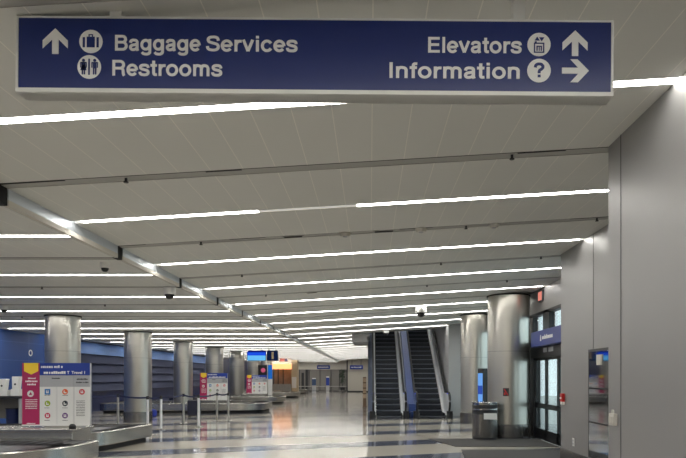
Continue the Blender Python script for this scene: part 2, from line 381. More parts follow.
struct(MB().box(XL-1, -2.3, 64, 64.2, 2.35, 3.7).build('wall_far', 'offwhite'))
struct(MB().box(XL-1, -2.3, 64.05, 64.25, 0, 2.36).build('wall_far.001', 'greywall'))
fm = MB()
for px in (299.5, 309, 320, 331, 339.5): fm.box((px-VX)*64/F-.03, (px-VX)*64/F+.03, 63.98, 64.06, 0, 2.35)
struct(fm.build('trim_8', 'dark'))
struct(box(*sorted([(301.5-VX)*64/F, (304-VX)*64/F]), 63.95, 64.06, 0, 2.0).build('door_2', 'dark'))
struct(box(*sorted([(305.5-VX)*64/F, (308-VX)*64/F]), 63.95, 64.06, 0, 2.35).build('door_3', 'dark'))
struct(MB().box(-2.35, -.12, 61.96, 62.0, 0, .12).box(XL, -2.3, 63.97, 64.0, 0, .12).build('baseboard_far', 'dark'))
struct(MB().box(XL-1, 4.5, DMIN-.2, DMIN, 0, 4.2).build('wall_behind', 'offwhite'))
# blue wall on the left
struct(MB().box(XL-.4, XL, DMIN, 24.6, 0, ZL+.02).build('wall_left', 'bluewall'))
wl = MB()
struct(MB().box(XL-1, XL-.35, 24.6, 64, 0, ZL+.02).build('wall_left.001', 'navy'))
for i, (z0, z1) in enumerate(((.9, 1.3), (1.3, 1.72), (1.72, 2.14), (2.14, 2.56))):
    wl.add([(XL-.30, 24.8, z0), (XL-.30, 46, z0), (XL-.20, 46, z0+.015), (XL-.20, 24.8, z0+.015), (XL-.34, 24.8, z1), (XL-.34, 46, z1)],
           [(0, 1, 2, 3), (3, 2, 5, 4)])
    wl.box(XL-.36, XL-.34, 24.8, 46, z0, z1)
struct(wl.build('trim_9', 'slate'))
sb = MB(); N = 24; prof = [(XL-.34, 2.56), (XL-.2, 2.56)]+[(XL-.2-.16*(1-math.cos(a*math.pi/16)), 2.56+.50*math.sin(a*math.pi/16)) for a in range(1, 9)]
for i in range(len(prof)-1):
    (xa, za), (xb, zb) = prof[i], prof[i+1]; sb.quad((xa, 24.8, za), (xa, 46, za), (xb, 46, zb), (xb, 24.8, zb))
struct(sb.build('trim_10', 'skyband'))
rg = MB(); ring(0, 0, .075, .115, -.012, 0, mb=rg)
tag(rg.build('wall_emblem', 'letter', loc=(XL+.001, 21.2, 2.40), rot=(0, 0, math.pi/2)), 'small pale ring emblem on the tiled blue wall behind the info board', 'emblem')
# outside the doors
struct(MB().box(4.5, 40, -5, 50, -.22, -.02).build('ground_outside', mat('pale_concrete', (.55, .56, .55, 1), .8, noise=.1)))
eb = MB().box(24, 29, -4, 45, 2.9, 4.2)
for k in range(9): eb.box(24.0, 24.5, 4+4*k, 4.5+4*k, -.02, 2.9)
eb.box(27, 27.2, -4, 45, -.02, 1.4)
struct(eb.build('exterior_building', mat('pale_facade', (.55, .62, .66, 1), .7)))

# ================================================================== CEILING LIGHTS
def light_row(name, label, group, x0, x1, z0, z1, d, segs=None):
    xm = (x0+x1)/2; zm = (z0+z1)/2; sl = (z1-z0)/(x1-x0)
    t = thing(name, label, 'ceiling light', (xm, d, zm), group=group)
    h = MB(); a, b = x0-xm, x1-xm
    Z = lambda x: sl*x
    for s in (-1, 1):
        y0, y1 = sorted((s*(LW/2-.001), s*(LW/2-.008)))
        h.add([(x, y, Z(x)+dz) for x in (a, b) for y in (y0, y1) for dz in (-.003, .05)], [(0, 1, 3, 2), (4, 6, 7, 5), (0, 4, 5, 1), (2, 3, 7, 6), (0, 2, 6, 4), (1, 5, 7, 3)])
    h.build('housing', 'housing', t)
    for (u, v, mm) in (segs or [(x0, x1, 'strip')]):
        u -= xm; v -= xm; y = LW/2-.009
        MB().add([(x, yy, Z(x)+dz) for x in (u, v) for yy in (-y, y) for dz in (-.001, .014)], [(0, 1, 3, 2), (4, 6, 7, 5), (0, 4, 5, 1), (2, 3, 7, 6), (0, 2, 6, 4), (1, 5, 7, 3)]).build('diffuser', mm, t)
    return t
ORD = 'first second third fourth fifth sixth seventh eighth ninth tenth eleventh twelfth thirteenth fourteenth fifteenth sixteenth seventeenth eighteenth nineteenth twentieth twenty-first twenty-second twenty-third twenty-fourth twenty-fifth'.split()
for d in rows:
    k = round((d-P0)/PP)
    x1 = 2.11 if d < 5.3 else (3.22 if d < 10.3 else 4.12)
    if d > WELL0: x1 = -.85 if d < 28.8 else -.2
    lab = {0: 'long white ceiling light strip passing just under and behind the hanging blue sign',
           1: 'long ceiling light strip with a dim stretch in its middle'}.get(k, 'lit ceiling strip right of the metal channel, %s row beyond the hanging sign' % ORD[abs(k)])
    g = 'light strips in the right ceiling bay'
    if k < 0: lab = 'right bay ceiling light strip, %s row behind the viewer' % ORD[-k-1]
    segs = [(XCH+.12, -1.25, 'strip'), (-1.24, -.15, 'strip_dim'), (-.14, x1, 'strip')] if k == 1 else None
    light_row('ceiling_light', lab, g, XCH+.12, x1, zr(XCH+.12), zr(x1), d, segs)
for d in rows:
    k = round((d-P0)/PP)
    lab = 'light strip left of the metal channel, %s row beyond the hanging sign' % ORD[abs(k)]; g = 'light strips in the left ceiling bay'
    if k == 0: lab = 'light strip in the left ceiling bay level with the hanging sign'
    if k < 0: lab = 'left bay ceiling light strip, %s row behind the viewer' % ORD[-k-1]
    light_row('ceiling_light', lab, g, XL+.3, XCH-.035, ZL, ZL, d)
for q, (dd, lab) in enumerate(((27.2, 'first'), (29.7, 'second'), (32.2, 'third'), (34.7, 'fourth'), (37.2, 'fifth'))):
    light_row('ceiling_light', lab+' added light strip, unseen, brightening the escalator shaft', 'added shaft light strips', .2, 3.0, 7.96, 7.96, dd)  # unseen strips added to brighten the escalator shaft and steps

# ================================================================== HANGING SIGN
S = 200.0
def sx(px): return (px-315)/S
def sz(py): return (56-py)/S
sg = thing('hanging_sign', 'long blue directional sign reading Baggage Services, Restrooms, Elevators and Information', 'sign', (sx(0)*0+(315-VX)*3.0/F, 3.0, EYE+(VY-55.6)/S), (0, .0078, 0))
X0, X1, Z1, Z0 = sx(18.5), sx(611), sz(20.5), sz(90.5)
fr = MB()
fr.box(X0-.012, X1+.012, .001, .10, Z1, Z1+.012).box(X0-.012, X1+.012, -.004, .10, Z0-.020, Z0).box(X0-.012, X0, -.004, .10, Z0, Z1).box(X1, X1+.012, -.004, .10, Z0, Z1)
fr.box(X0-.012, X1+.012, .012, .10, Z0-.02, Z1+.012)
fr.build('frame', 'signframe', sg)
box(X0, X1, 0.0, .02, Z0, Z1).build('face_panel', 'signblue', sg)
for px in (113.5, 520):
    MB().box(sx(px)-.03, sx(px)+.03, .02, .08, Z1+.012, Z1+.30).box(sx(px)-.05, sx(px)+.05, .01, .09, Z1+.012, Z1+.02).build('hanger_post', 'signframe', sg)
for txt, a, b, base in (('Baggage', 115, 199.5, 52.6), ('Services', 207, 296.5, 52.6), ('Restrooms', 112.5, 221.5, 77.6), ('Elevators', 428, 520.5, 52.2), ('Information', 389.5, 519.5, 77.8)):
    stroke_text(MB(), txt, sx(a), sx(b), sz(base), 15.6/S, -.002, 0).build('lettering', 'letter', sg)
def poly_px(pts, ox, oy, s=7.05): return [(sx(ox+x/s), sz(oy+y/s)) for x, y in pts]
up = [(387, 42), (475, 127), (475, 183), (410, 120), (410, 222), (365, 222), (365, 120), (298, 183), (298, 127)]
rt = [(486, 326), (410, 407), (355, 407), (410, 347), (296, 347), (296, 305), (410, 305), (355, 246), (405, 246)]
def arrow_px(pts, dx, dy): return [(sx(520+x/7.05+dx), sz(25+y/7.05+dy)) for x, y in pts]
MB().prism(arrow_px(up, 0, -2), -.003, 0).build('arrow', 'letter', sg)
MB().prism(arrow_px(rt, 0, -2), -.003, 0).build('arrow', 'letter', sg)
MB().prism(arrow_px(up, 55.5-575, 0), -.003, 0).build('arrow', 'letter', sg)
def pict(cx, cy, r):
    return disc(sx(cx), sz(cy), r/S, -.003, 0).build('pictogram', 'letter', sg)
def rbox(mb, a, b, c, d): mb.box(sx(a), sx(b), -.0045, -.003, sz(d), sz(c)); return mb
# baggage
p = pict(91, 43.8, 11.6); m_ = MB(); cx, cy = 91, 43.8
rbox(m_, cx-4, cx+4, cy-4.5, cy+6); rbox(m_, cx-8, cx-5.8, cy-4, cy+6); rbox(m_, cx+5.8, cx+8, cy-4, cy+6); rbox(m_, cx-2.2, cx-1.2, cy-7, cy-4.5); rbox(m_, cx+1.2, cx+2.2, cy-7, cy-4.5); rbox(m_, cx-2.2, cx+2.2, cy-7, cy-6)
m_.build('suitcase_symbol', 'signblue', p)
# restrooms
p = pict(89.5, 69.3, 11.8); m_ = MB(); cx, cy = 89.5, 69.3
rbox(m_, cx-.8, cx+.8, cy-8, cy+8)
for s in (-5.6, 5.6):
    disc(sx(cx+s), sz(cy-6.4), 1.5/S, -.0045, -.003, 16, m_)
    rbox(m_, cx+s-1.9, cx+s+1.9, cy-4.5, cy+1.5)
    for q in (-1, 1): rbox(m_, cx+s+q*2.8-.5, cx+s+q*2.8+.5, cy-4, cy+.8); rbox(m_, cx+s+q*1.0-.7, cx+s+q*1.0+.7, cy+1.5, cy+7.6)
    rbox(m_, cx+s-3.2, cx+s+3.2, cy-4.7, cy-3.6)
    if s < 0: m_.prism([(sx(cx+s-1.6), sz(cy-2)), (sx(cx+s+1.6), sz(cy-2)), (sx(cx+s+3), sz(cy+3.4)), (sx(cx+s-3), sz(cy+3.4))], -.0045, -.003)
m_.build('people_symbol', 'signblue', p)
# elevators
p = pict(538.8, 43.4, 11.6); m_ = MB(); cx, cy = 538.8, 43.4
for (a, b, c, d) in ((-5.2, -4, -1.6, 8.4), (4, 5.2, -1.6, 8.4), (-5.2, 5.2, -1.6, -.5), (-5.2, 5.2, 7.3, 8.4), (-2.6, -1.4, 2, 6.4), (-.4, .6, 2, 6.4), (1.6, 2.8, 2, 6.4), (-2.6, 2.8, 1.5, 2.4), (-4.4, -2.4, -3, -1.6)): rbox(m_, cx+a, cx+b, cy+c, cy+d)
for (ax, s) in ((-2.0, 1), (2.6, -1)):
    m_.prism([(sx(cx+ax-2.6), sz(cy-5.4+s*1.6)), (sx(cx+ax+2.6), sz(cy-5.4+s*1.6)), (sx(cx+ax), sz(cy-5.4-s*2.4))], -.0045, -.003)
m_.build('lift_symbol', 'signblue', p)
# information
p = pict(539, 69.4, 11.8); m_ = stroke_text(MB(), '?', sx(534.6), sx(543.6), sz(76.3), 14.4/S, -.0045, -.003, w=150); m_.build('question_mark', 'signblue', p)

# ================================================================== COLUMNS
def column(x, d, r, top, label, collar=True):
    t = thing('round_column', label, 'column', (x, d, 0), group=None); t['kind'] = 'thing'
    MB().lathe([(r, .36), (r, top)], 64).build('shaft', 'steel', t)
    MB().lathe([(r+.012, .0), (r+.012, .355), (r, .36)], 64).build('kick_band', 'kick', t)
    rb = MB()
    for k in range(40):
        a = 2*math.pi*k/40; c_, s_ = math.cos(a), math.sin(a); q = r+.013
        rb.prism([(q*math.cos(a+e*.02)+0, q*math.sin(a+e*.02)) for e in (-1, 1)]+[((q+.008)*math.cos(a+e*.02), (q+.008)*math.sin(a+e*.02)) for e in (1, -1)], .01, .34, 'z')
    rb.build('kick_ribs', 'kick', t)
    MB().lathe([(r+.02, top-.03), (r+.02, top)], 64).build('collar', 'slit', t)
    for z in (2.2,):
        MB().lathe([(r+.001, z), (r+.001, z+.006)], 64).build('joint', 'seam', t)
    return t
LC = [(-7.88, 15.4, .415, 'brushed steel column behind the near information board on the left'),
      (-8.08, 20.9, .455, 'brushed steel column rising between the blue wall panels, second from the left'),
      (-8.36, 26.85, .41, 'steel column standing just right of the blue wall, third from the left'),
      (-8.27, 31.9, .46, 'steel column directly behind the second information board'),
      (-8.3, 37.4, .46, 'dark steel column between the second and third information boards'),
      (-8.3, 42.9, .46, 'far steel column under the hanging blue flight screen'),
      (-8.35, 48.4, .46, 'farthest steel column on the left, beside the orange lit shop')]
for x, d, r, lab in LC: column(x, d, r, ZL-.003, lab)
ca = column(3.60, 15.6, .535, zr(3.6)-.03, 'large steel column beside the entrance doors, nearest on the right')
column(3.56, 20.35, .48, zr(3.56)-.03, 'steel column between the escalators and the larger entrance column')
# small red and dark notice on the near column
a = math.atan2(-1, -.35); n = thing('column_notice', 'small dark notice with a red mark stuck on the big entrance column', 'notice', (3.6+.54*math.cos(a), 15.6+.54*math.sin(a), 1.17), (0, 0, a+math.pi/2))
box(-.075, .075, -.012, 0, -.10, .10).build('plate', 'dark', n); m_ = MB(); m_.prism([(-.06, .08), (-.03, .08), (.06, -.08), (.03, -.08)], -.016, -.012); m_.box(-.05, -.01, -.016, -.012, -.07, -.01); m_.build('mark', 'red', n)

# ================================================================== CAROUSELS
def carousel(label, poly, inner=None, island=None, h=.42, rimw=.07):
    xs = [p[0] for p in poly]; ys = [p[1] for p in poly]; c = ((min(xs)+max(xs))/2, (min(ys)+max(ys))/2)
    P = [(x-c[0], y-c[1]) for x, y in poly]; Q = [(x-c[0], y-c[1]) for x, y in inner] if inner else None
    t = thing('baggage_carousel', label, 'baggage carousel', (c[0], c[1], 0)); n = len(P)
    def band(mb, rings):
        for (A, za), (B, zb) in zip(rings[:-1], rings[1:]):
            mb.add([(x, y, za) for x, y in A]+[(x, y, zb) for x, y in B], [(i, (i+1) % n, n+(i+1) % n, n+i) for i in range(n)])
        return mb
    tk_ = band(MB(), [(inset(P, .14), 0), (inset(P, .14), .13)])
    if Q: band(tk_, [(inset(Q, -.1), 0), (inset(Q, -.1), .13)])
    tk_.build('toe_kick', 'rubber', t)
    I = inset(P, rimw)
    band(MB(), [(inset(P, .14), .12), (inset(P, .03), .12), (P, .14), (P, h-.015), (inset(P, .015), h), (I, h), (I, h-.05)]).build('fascia', 'fascia_steel', t)
    if Q:
        band(MB(), [(inset(Q, -.06), h-.05), (inset(Q, -.05), h), (Q, h), (Q, .12), (inset(Q, -.1), .12)]).build('inner_fascia', 'fascia_steel', t)
        band(MB(), [(I, h-.035), (inset(Q, -.05), h-.035)]).build('belt', 'belt', t)
    else: MB().prism(inset(P, rimw+.002), h-.09, h-.035, 'z').build('belt', 'belt', t)
    sl = MB(); J = inset(P, rimw+.01); K = inset(Q, -.06) if Q else inset(P, rimw+.5)
    for i in range(n):
        p, q = Vector(J[i]), Vector(J[(i+1) % n]); kp, kq = Vector(K[i]), Vector(K[(i+1) % n]); L = (q-p).length; m = max(1, int(L/.22))
        for j in range(m):
            A = p.lerp(q, j/m); B = p.lerp(q, (j+.88)/m); C_ = kp.lerp(kq, (j+.88)/m); D_ = kp.lerp(kq, j/m)
            sl.add([(A.x, A.y, h-.012), (B.x, B.y, h-.03), (C_.x, C_.y, h-.03), (D_.x, D_.y, h-.012)], [(0, 1, 2, 3)])
    sl.build('slats', 'belt', t)
    if island:
        ix0, ix1, iy0, iy1, ih = island
        MB().prism(rrect(ix0-c[0], ix1-c[0], iy0-c[1], iy1-c[1], (.1,)*4, 4), 0, ih, 'z').build('island', 'fascia_steel', t, bevel=.01)
    return t
def loop(label, x0, x1, y0, y1, rs, w_, island=None):
    carousel(label, rrect(x0, x1, y0, y1, rs), rrect(x0+w_, x1-w_, y0+w_, y1-w_, tuple(max(.12, r-w_) for r in rs)), island)
def skew(poly, k, y0): return [(x+(y-y0)*k, y) for x, y in poly]
carousel('nearest baggage carousel with curved steel edge at the lower left corner', skew(rrect(-11.4, -4.85, 8.5, 10.8, (1.7, .1, .1, .1)), 0, 10))
hs = thing('conveyor_housing', 'low steel conveyor housing carrying the near information board', 'conveyor housing', (-8.5, 11.35, 0))
MB().box(-2.9, 3.08, -.42, .32, 0, .55).build('body', 'fascia_steel', hs, bevel=.01)
MB().box(-2.9, 3.12, -.46, .36, .55, .60).build('top_plate', 'fascia_steel', hs, bevel=.008)
MB().lathe([(.045, .56), (.06, .60), (.06, .66), (.03, .69)], 16, 3.06, -.38).build('end_knob', 'rubber', hs)
carousel('steel edged baggage carousel right behind the near information board', skew(rrect(-9.6, -5.52, 12.05, 14.6, (.55, .25, .2, .2)), .12, 12.05))
loop('long baggage carousel behind the stanchions carrying the second information board', -11.6, -4.55, 25.35, 28.9, (1.1, 1.1, .5, .5), .85, (-7.74, -6.3, 26.95, 27.8, .50))
loop('baggage carousel under the hanging flight screens', -11.6, -5.0, 34.2, 36.85, (1.2, 1.2, .5, .5), .8, (-7.6, -6.1, 35.2, 35.85, .55))
loop('baggage carousel in front of the orange lit shop', -11.6, -5.3, 43.8, 47, (1.3, 1.3, .5, .5), .8, (-11, -6.6, 45, 45.9, .5))
loop('farthest baggage carousel, by the low rail at the end of the hall', -11.6, -5.7, 53.5, 57, (1.3, 1.3, .5, .5), .8, (-11, -7, 54.6, 55.8, .5))

# ================================================================== INFORMATION BOARDS
icon_cols = {k: mat('icon_'+k, c, .45) for k, c in dict(blue=(.03, .19, .5, 1), orange=(.75, .12, .02, 1), green=(.30, .42, .03, 1), black=(.02, .03, .04, 1), pink=(.55, .03, .09, 1), purple=(.12, .03, .2, 1), red=(.62, .02, .04, 1)).items()}
def dashes(mb, x0, x1, z, h, y, seed, gap=.4):
    r = random.Random(seed); x = x0
    while x < x1-h*.3:
        wd = h*r.uniform(.45, .8); wd = min(wd, x1-x); hh = h*(1 if r.random() < .3 else .78)
        mb.box(x, x+wd, y-.003, y, z, z+hh); x += wd+h*(gap*.5 if r.random() < .85 else gap*1.4)
def info_board(label, px0, px1, py0, py1, D, near=True):
    x0, _, zt = W(px0, py0, D); x1, _, zb = W(px1, py1, D); Wd, H = x1-x0, zt-zb
    t = thing('information_board', label, 'information board', ((x0+x1)/2, D, zb))
    X = lambda u: (u-.5)*Wd; Z = lambda v: (1-v)*H
    box(X(0), X(1), 0, .06, 0, H).build('backing', 'postergrey', t)
    box(X(0), X(.255), -.012, 0, 0, H).build('magenta_panel', 'magenta', t)
    bd = MB().prism([(X(.03), Z(.0)), (X(.24), Z(0)), (X(.24), Z(.13)), (X(.135), Z(.185)), (X(.03), Z(.13))], -.018, -.012); bd.build('yellow_badge', 'yellow', t)
    box(X(.26), X(1), -.012, 0, Z(.195), Z(0)).build('blue_header', 'posterblue', t)
    box(X(.26), X(.76), -.010, 0, Z(.375), Z(.205)).build('grey_heading', 'postergrey', t)
    box(X(.77), X(1), -.010, 0, Z(.375), Z(.205)).build('grey_heading', 'postergrey', t)
    for a, b in ((.26, .51), (.517, .76), (.77, 1)): box(X(a), X(b), -.010, 0, 0, Z(.38)).build('white_panel', 'white', t)
    box(X(.0), X(1), -.03, .07, -.0, .02).build('foot_rail', 'signframe', t)
    h = .042*H
    tx = MB(); dashes(tx, X(.28), X(.63), Z(.08), h, -.012, 3); dashes(tx, X(.32), X(.655), Z(.175), h*1.05, -.012, 5, .25)
    if near:
        tx.add(*text_mb('T', X(.665), X(.70), Z(.175), h*1.1, -.012, .03)); tx.add(*text_mb('Travel 1', X(.73), X(.93), Z(.175), h*1.1, -.012, .03))
    else: dashes(tx, X(.67), X(.95), Z(.175), h, -.012, 8)
    tx.build('header_lettering', 'letter', t)
    t2 = MB()
    for v, a, b, hh in ((.255, .09, .20, .022), (.305, .05, .225, .03), (.355, .075, .205, .03)): dashes(t2, X(a), X(b), Z(v), hh*H, -.012, v*100)
    for q in range(6): dashes(t2, X(.05), X(.225), Z(.59+.028*q), .012*H, -.012, q)
    dashes(t2, X(.07), X(.2), Z(.975), .018*H, -.012, 9); t2.build('panel_lettering', 'letter', t)
    t3 = MB(); dashes(t3, X(.44), X(.57), Z(.255), .02*H, -.010, 4); dashes(t3, X(.81), X(.97), Z(.27), .025*H, -.010, 6); dashes(t3, X(.80), X(.98), Z(.32), .022*H, -.010, 7)
    for q in range(10): dashes(t3, X(.80), X(.93), Z(.61+.026*q), .009*H, -.010, q+20)
    for v in (.52, .72, .92):
        for u in (.37, .635): dashes(t3, X(u-.04), X(u+.04), Z(v), .008*H, -.010, v*50+u)
    t3.build('small_print', 'dark', t)
    r = .028*Wd*1.5
    disc(X(.125), Z(.49), r*1.15, -.016, -.012, 24).build('white_symbol', 'white', t); MB().prism([(X(.10), Z(.51)), (X(.15), Z(.51)), (X(.13), Z(.46))], -.019, -.016).build('symbol_mark', 'magenta', t)
    for u, v, c in ((.375, .46, 'blue'), (.635, .46, 'orange'), (.885, .46, 'red'), (.375, .645, 'green'), (.635, .645, 'black'), (.375, .84, 'pink'), (.635, .84, 'purple')):
        if c == 'blue': o = box(X(u)-r, X(u)+r, -.014, -.010, Z(v)-r, Z(v)+r).build('icon', icon_cols[c], t, bevel=.01)
        else: o = disc(X(u), Z(v), r, -.014, -.010, 24).build('icon', icon_cols[c], t)
        g = MB(); g.box(X(u)-r*.45, X(u)-r*.15, -.017, -.014, Z(v)-r*.5, Z(v)+r*.5); g.box(X(u)-r*.15, X(u)+r*.5, -.017, -.014, Z(v)-r*.5, Z(v)-r*.1)
        if c in ('blue', 'red', 'purple', 'pink'): g.box(X(u)+r*.1, X(u)+r*.45, -.017, -.014, Z(v)-r*.1, Z(v)+r*.5)
        g.build('icon_mark', 'white', o)
    return t
info_board('large magenta, blue and white information board with round icons on the steel housing', 22.5, 90, 363, 425.6, 11.4)
info_board('magenta and white information board with yellow top on the carousel behind the stanchions', 200, 227.5, 373, 399.9, 27.3, False)
info_board('small magenta and white information board under the hanging flight screens', 246.5, 267, 375, 393.6, 35.6, False)

# ================================================================== SCREENS, SHOP
def hang_screen(label, px0, px1, py0, py1, D, m_faces):
    x0, _, z1 = W(px0, py0, D); x1, _, z0 = W(px1, py1, D)
    t = thing('hanging_screen', label, 'screen', ((x0+x1)/2, D, (z0+z1)/2)); w2, h2 = (x1-x0)/2, (z1-z0)/2
    box(-w2, w2, 0, .12, -h2, h2).build('casing', 'blackframe', t, bevel=.01)
    for (a, b, c, d, mm) in m_faces: box(-w2*.96+a*w2*1.92, -w2*.96+b*w2*1.92, -.006, 0, -h2*.94+c*h2*1.88, -h2*.94+d*h2*1.88).build('display', mm, t)
    for s in (-.6, .6): box(s*w2-.02, s*w2+.02, .04, .08, h2, ZL-(z0+z1)/2+.005).build('hanger', 'signframe', t)
    return t
hang_screen('hanging flight information screen glowing bright blue and cyan', 247, 266, 350.2, 360.8, 32.0,
            [(0, 1, 0, .5, emis('screen_cyan', srgb(105, 190, 245), 1.0)), (0, 1, .5, .82, emis('screen_blue', srgb(30, 80, 225), 1.0)), (0, 1, .82, 1, emis('screen_navy', srgb(15, 25, 110), 1.0))])
hang_screen('dark hanging screen with a small pale figure beside the blue one', 266.8, 278, 350.2, 360.8, 32.0,
            [(0, 1, 0, 1, emis('screen_dark', srgb(18, 30, 60), 1.0)), (.42, .62, .15, .85, emis('screen_pale', srgb(170, 150, 110), 1.0))])
# advertising screen and blue banner near third board
D = 37.1; x0, _, z1 = W(258, 365, D); x1, _, z0 = W(267, 377, D)
t = thing('advertising_screen', 'dark advertising screen with a pink picture behind the small information board', 'screen', ((x0+x1)/2, D, 0))
box(-.27, .27, 0, .1, z0, z1).build('casing', 'blackframe', t); box(-.05, .05, .02, .08, 0, z0).build('stand', 'dark', t)
disc(0.04, (z0+z1)/2+.05, .14, -.006, 0, 20).build('picture', emis('pink_picture', srgb(190, 90, 120), .9), t)
D = 37.3; x0, _, z1 = W(268, 365, D); x1, _, z0 = W(272, 393, D)
t = thing('banner_totem', 'narrow upright banner, blue above and white below, right of the small board', 'banner', ((x0+x1)/2, D, .0)); wq = (x1-x0)/2
box(-wq, wq, 0, .1, 0, (z0+z1)/2).build('lower_panel', 'white', t); box(-wq, wq, 0, .1, (z0+z1)/2, z1).build('upper_panel', emis('banner_blue', srgb(40, 110, 200), .8), t)
# orange lit shop
D = 50.0
t = thing('shop_kiosk', 'orange lit shop stall with canopy and posts at the far left of the hall', 'shop', (-7.2, D, 0))
def wx(px, d=50.0): return (px-VX)*d/F+7.2
box(wx(271), wx(292), -.05, 1.6, W(0, 369, D)[2], W(0, 364, D)[2]).build('canopy', mat('orange_canopy', (.7, .3, .12, 1), .5, emit=(1, .42, .16, 1), es=1.6), t)
box(wx(270), wx(293), .2, 1.5, W(0, 364, D)[2], W(0, 361.5, D)[2]).build('canopy_top', 'offwhite', t)
box(wx(291.5), wx(297), -.05, 1.2, 0, W(0, 360, D)[2]).build('pillar', mat('tan_pillar', (.36, .27, .17, 1), .6), t)
box(wx(292), wx(296.5), -.07, -.05, W(0, 388, D)[2], W(0, 377, D)[2]).build('poster', mat('beige_poster', (.5, .45, .42, 1), .6), t)
for px in (273, 277.5, 282.5): box(wx(px), wx(px+.9), .1, .2, 0, W(0, 369, D)[2]).build('post', 'dark', t)
box(wx(271), wx(291), 1.5, 1.6, 0, W(0, 369, D)[2]).build('back_panel', mat('brown_back', (.20, .15, .11, 1), .6, noise=.5, nscale=3), t)
box(wx(272), wx(291), -.02, .5, 0, .95).build('counter', 'greywall', t)
for a, b, c, d, cc in ((279, 284, 361.3, 357, (190, 110, 100)), (284.5, 287, 361.3, 355, (70, 60, 110)), (287.5, 291, 361.3, 356.5, (205, 200, 190))):
    box(wx(a), wx(b), .3, .4, W(0, c, D)[2], W(0, d, D)[2]).build('sign_panel', mat('shop_sign', srgb(*cc), .5), t)

# ================================================================== STANCHIONS
def stanchion(px, D, label, belt_to=None, H=1.0, silver=True):
    x, y, _ = W(px, 400, D)
    t = thing('stanchion', label, 'stanchion', (x, y, 0), group='belt stanchions by the carousels')
    MB().lathe([(.15, 0), (.15, .012), (.13, .022), (.03, .03)], 28).build('base', 'kick', t)
    MB().lathe([(.036, .03), (.036, H-.1)], 18).build('post', 'postsilver' if silver else 'steel', t)
    MB().lathe([(.036, H-.1), (.04, H-.09), (.04, H-.01), (.03, H)], 18).build('belt_head', 'dark', t)
    if belt_to:
        bx, by, _ = W(belt_to[0], 400, belt_to[1]); v = Vector((bx-x, by-y, 0)); L = v.length; v = v/L; a = v*.04; b = v*(L-.04); nn = 10; vs = []; fs = []
        for i in range(nn+1):
            u = i/nn; p = a.lerp(b, u); sag = -.03*4*u*(1-u)
            for q in (-.0015, .0015):
                for zz in (H-.075, H-.025): vs.append((p.x-v.y*q, p.y+v.x*q, zz+sag))
        for i in range(nn):
            o = i*4
            for (g, h) in ((0, 1), (1, 3), (3, 2), (2, 0)): fs.append((o+g, o+h, o+4+h, o+4+g))
        MB().add(vs, fs).build('belt', mat('navy_belt', (.015, .02, .07, 1), .6), t)
    return t
stanchion(78, 18.6, 'stanchion hidden behind the near information board', (118, 19.3))
stanchion(118, 19.3, 'grey stanchion just left of the second column base', (147.6, 17.4), silver=False)
stanchion(147.6, 17.4, 'bright stanchion at the right edge of the second column base', (161, 17.7))
stanchion(161, 17.7, 'bright stanchion standing alone between the two nearest columns', (183.5, 19.8))
stanchion(183.5, 19.8, 'stanchion in front of the third column base', (198.7, 18.6), silver=False)
stanchion(198.7, 18.6, 'stanchion in front of the dark suitcase', (217, 21))
stanchion(217, 21.0, 'stanchion in front of the middle of the second information board', (228.3, 21), silver=False)
stanchion(228.3, 21.0, 'rightmost stanchion, at the right edge of the second information board', silver=False)
# suitcase and blue bag
t = thing('suitcase', 'dark navy upright suitcase with a pale handle standing behind the stanchions', 'suitcase', (-6.83, 23.3, 0))
box(-.23, .23, -.15, .15, .05, .66).build('shell', mat('navy_case', (.012, .014, .035, 1), .5), t, bevel=.04)
for s in (-.17, .17):
    for q in (-.1, .1): MB().tube([(s-.02, q, .03), (s+.02, q, .03)], .03, 12).build('wheel', 'rubber', t)
MB().tube([(-.1, .1, .64), (-.1, .1, .76), (.1, .1, .76), (.1, .1, .64)], .014, 8).build('handle', 'plastic', t)
t = thing('duffel_bag', 'small bright blue bag on the floor by the second column', 'bag', W(153, 417, 23.3)[:2]+(0,))
MB().lathe([(.09, 0), (.14, .03), (.15, .2), (.12, .27), (.05, .30)], 16).build('body', mat('blue_fabric', (.01, .03, .3, 1), .7), t); MB().tube([(-.06, 0, .28), (-.04, 0, .36), (.04, 0, .36), (.06, 0, .28)], .012, 6).build('strap', 'dark', t)
# counter at far left with white boxes
cb = thing('service_counter', 'dark edged service counter behind the near board at the far left', 'counter', (-9.3, 15.0, 0))
MB().box(-.75, .72, -.3, .3, 1.02, 1.08).build('worktop', 'dark', cb, bevel=.006)
for x in (-.6, .66): MB().box(x, x+.05, -.25, .25, 0, 1.02).build('leg', 'postergrey', cb)
MB().box(-.6, .66, .2, .24, .5, 1.02).build('back_panel', 'greywall', cb)
def wbox(label, px0, px1, pt, D):
    x0 = W(px0, 0, D)[0]; x1 = W(px1, 0, D)[0]; h = W(0, pt, D)[2]-1.08; w2 = (x1-x0)/2
    t = thing('ticket_printer', label, 'printer', ((x0+x1)/2, D, 1.08))
    MB().prism([(-w2, 0), (w2, 0), (w2, h*.35), (-w2, h*.35)], -.11, .11).build('base', 'white', t, bevel=.01)
    MB().prism([(-w2*.75, h*.35), (w2*.6, h*.35), (w2*.9, h), (-w2*.8, h)], -.09, .06).build('head', 'white', t, bevel=.01)
    disc(0, h*.6, .025, -.095, -.09, 16).build('emblem', 'dark', t)
wbox('left white printer with a dark round mark on the service counter', -1, 8.8, 379, 14.95)
wbox('right white printer, beside the magenta edge of the near board', 13, 21.5, 376.5, 14.95)
t = thing('waste_bin', 'dark navy bin under the service counter beside the near board', 'bin', W(13, 0, 15.0)[:2]+(0,)); MB().lathe([(.13, 0), (.16, .72), (.165, .75)], 20).build('body', 'navy', t); MB().lathe([(.168, .75), (.168, .78)], 20).build('rim', 'dark', t)

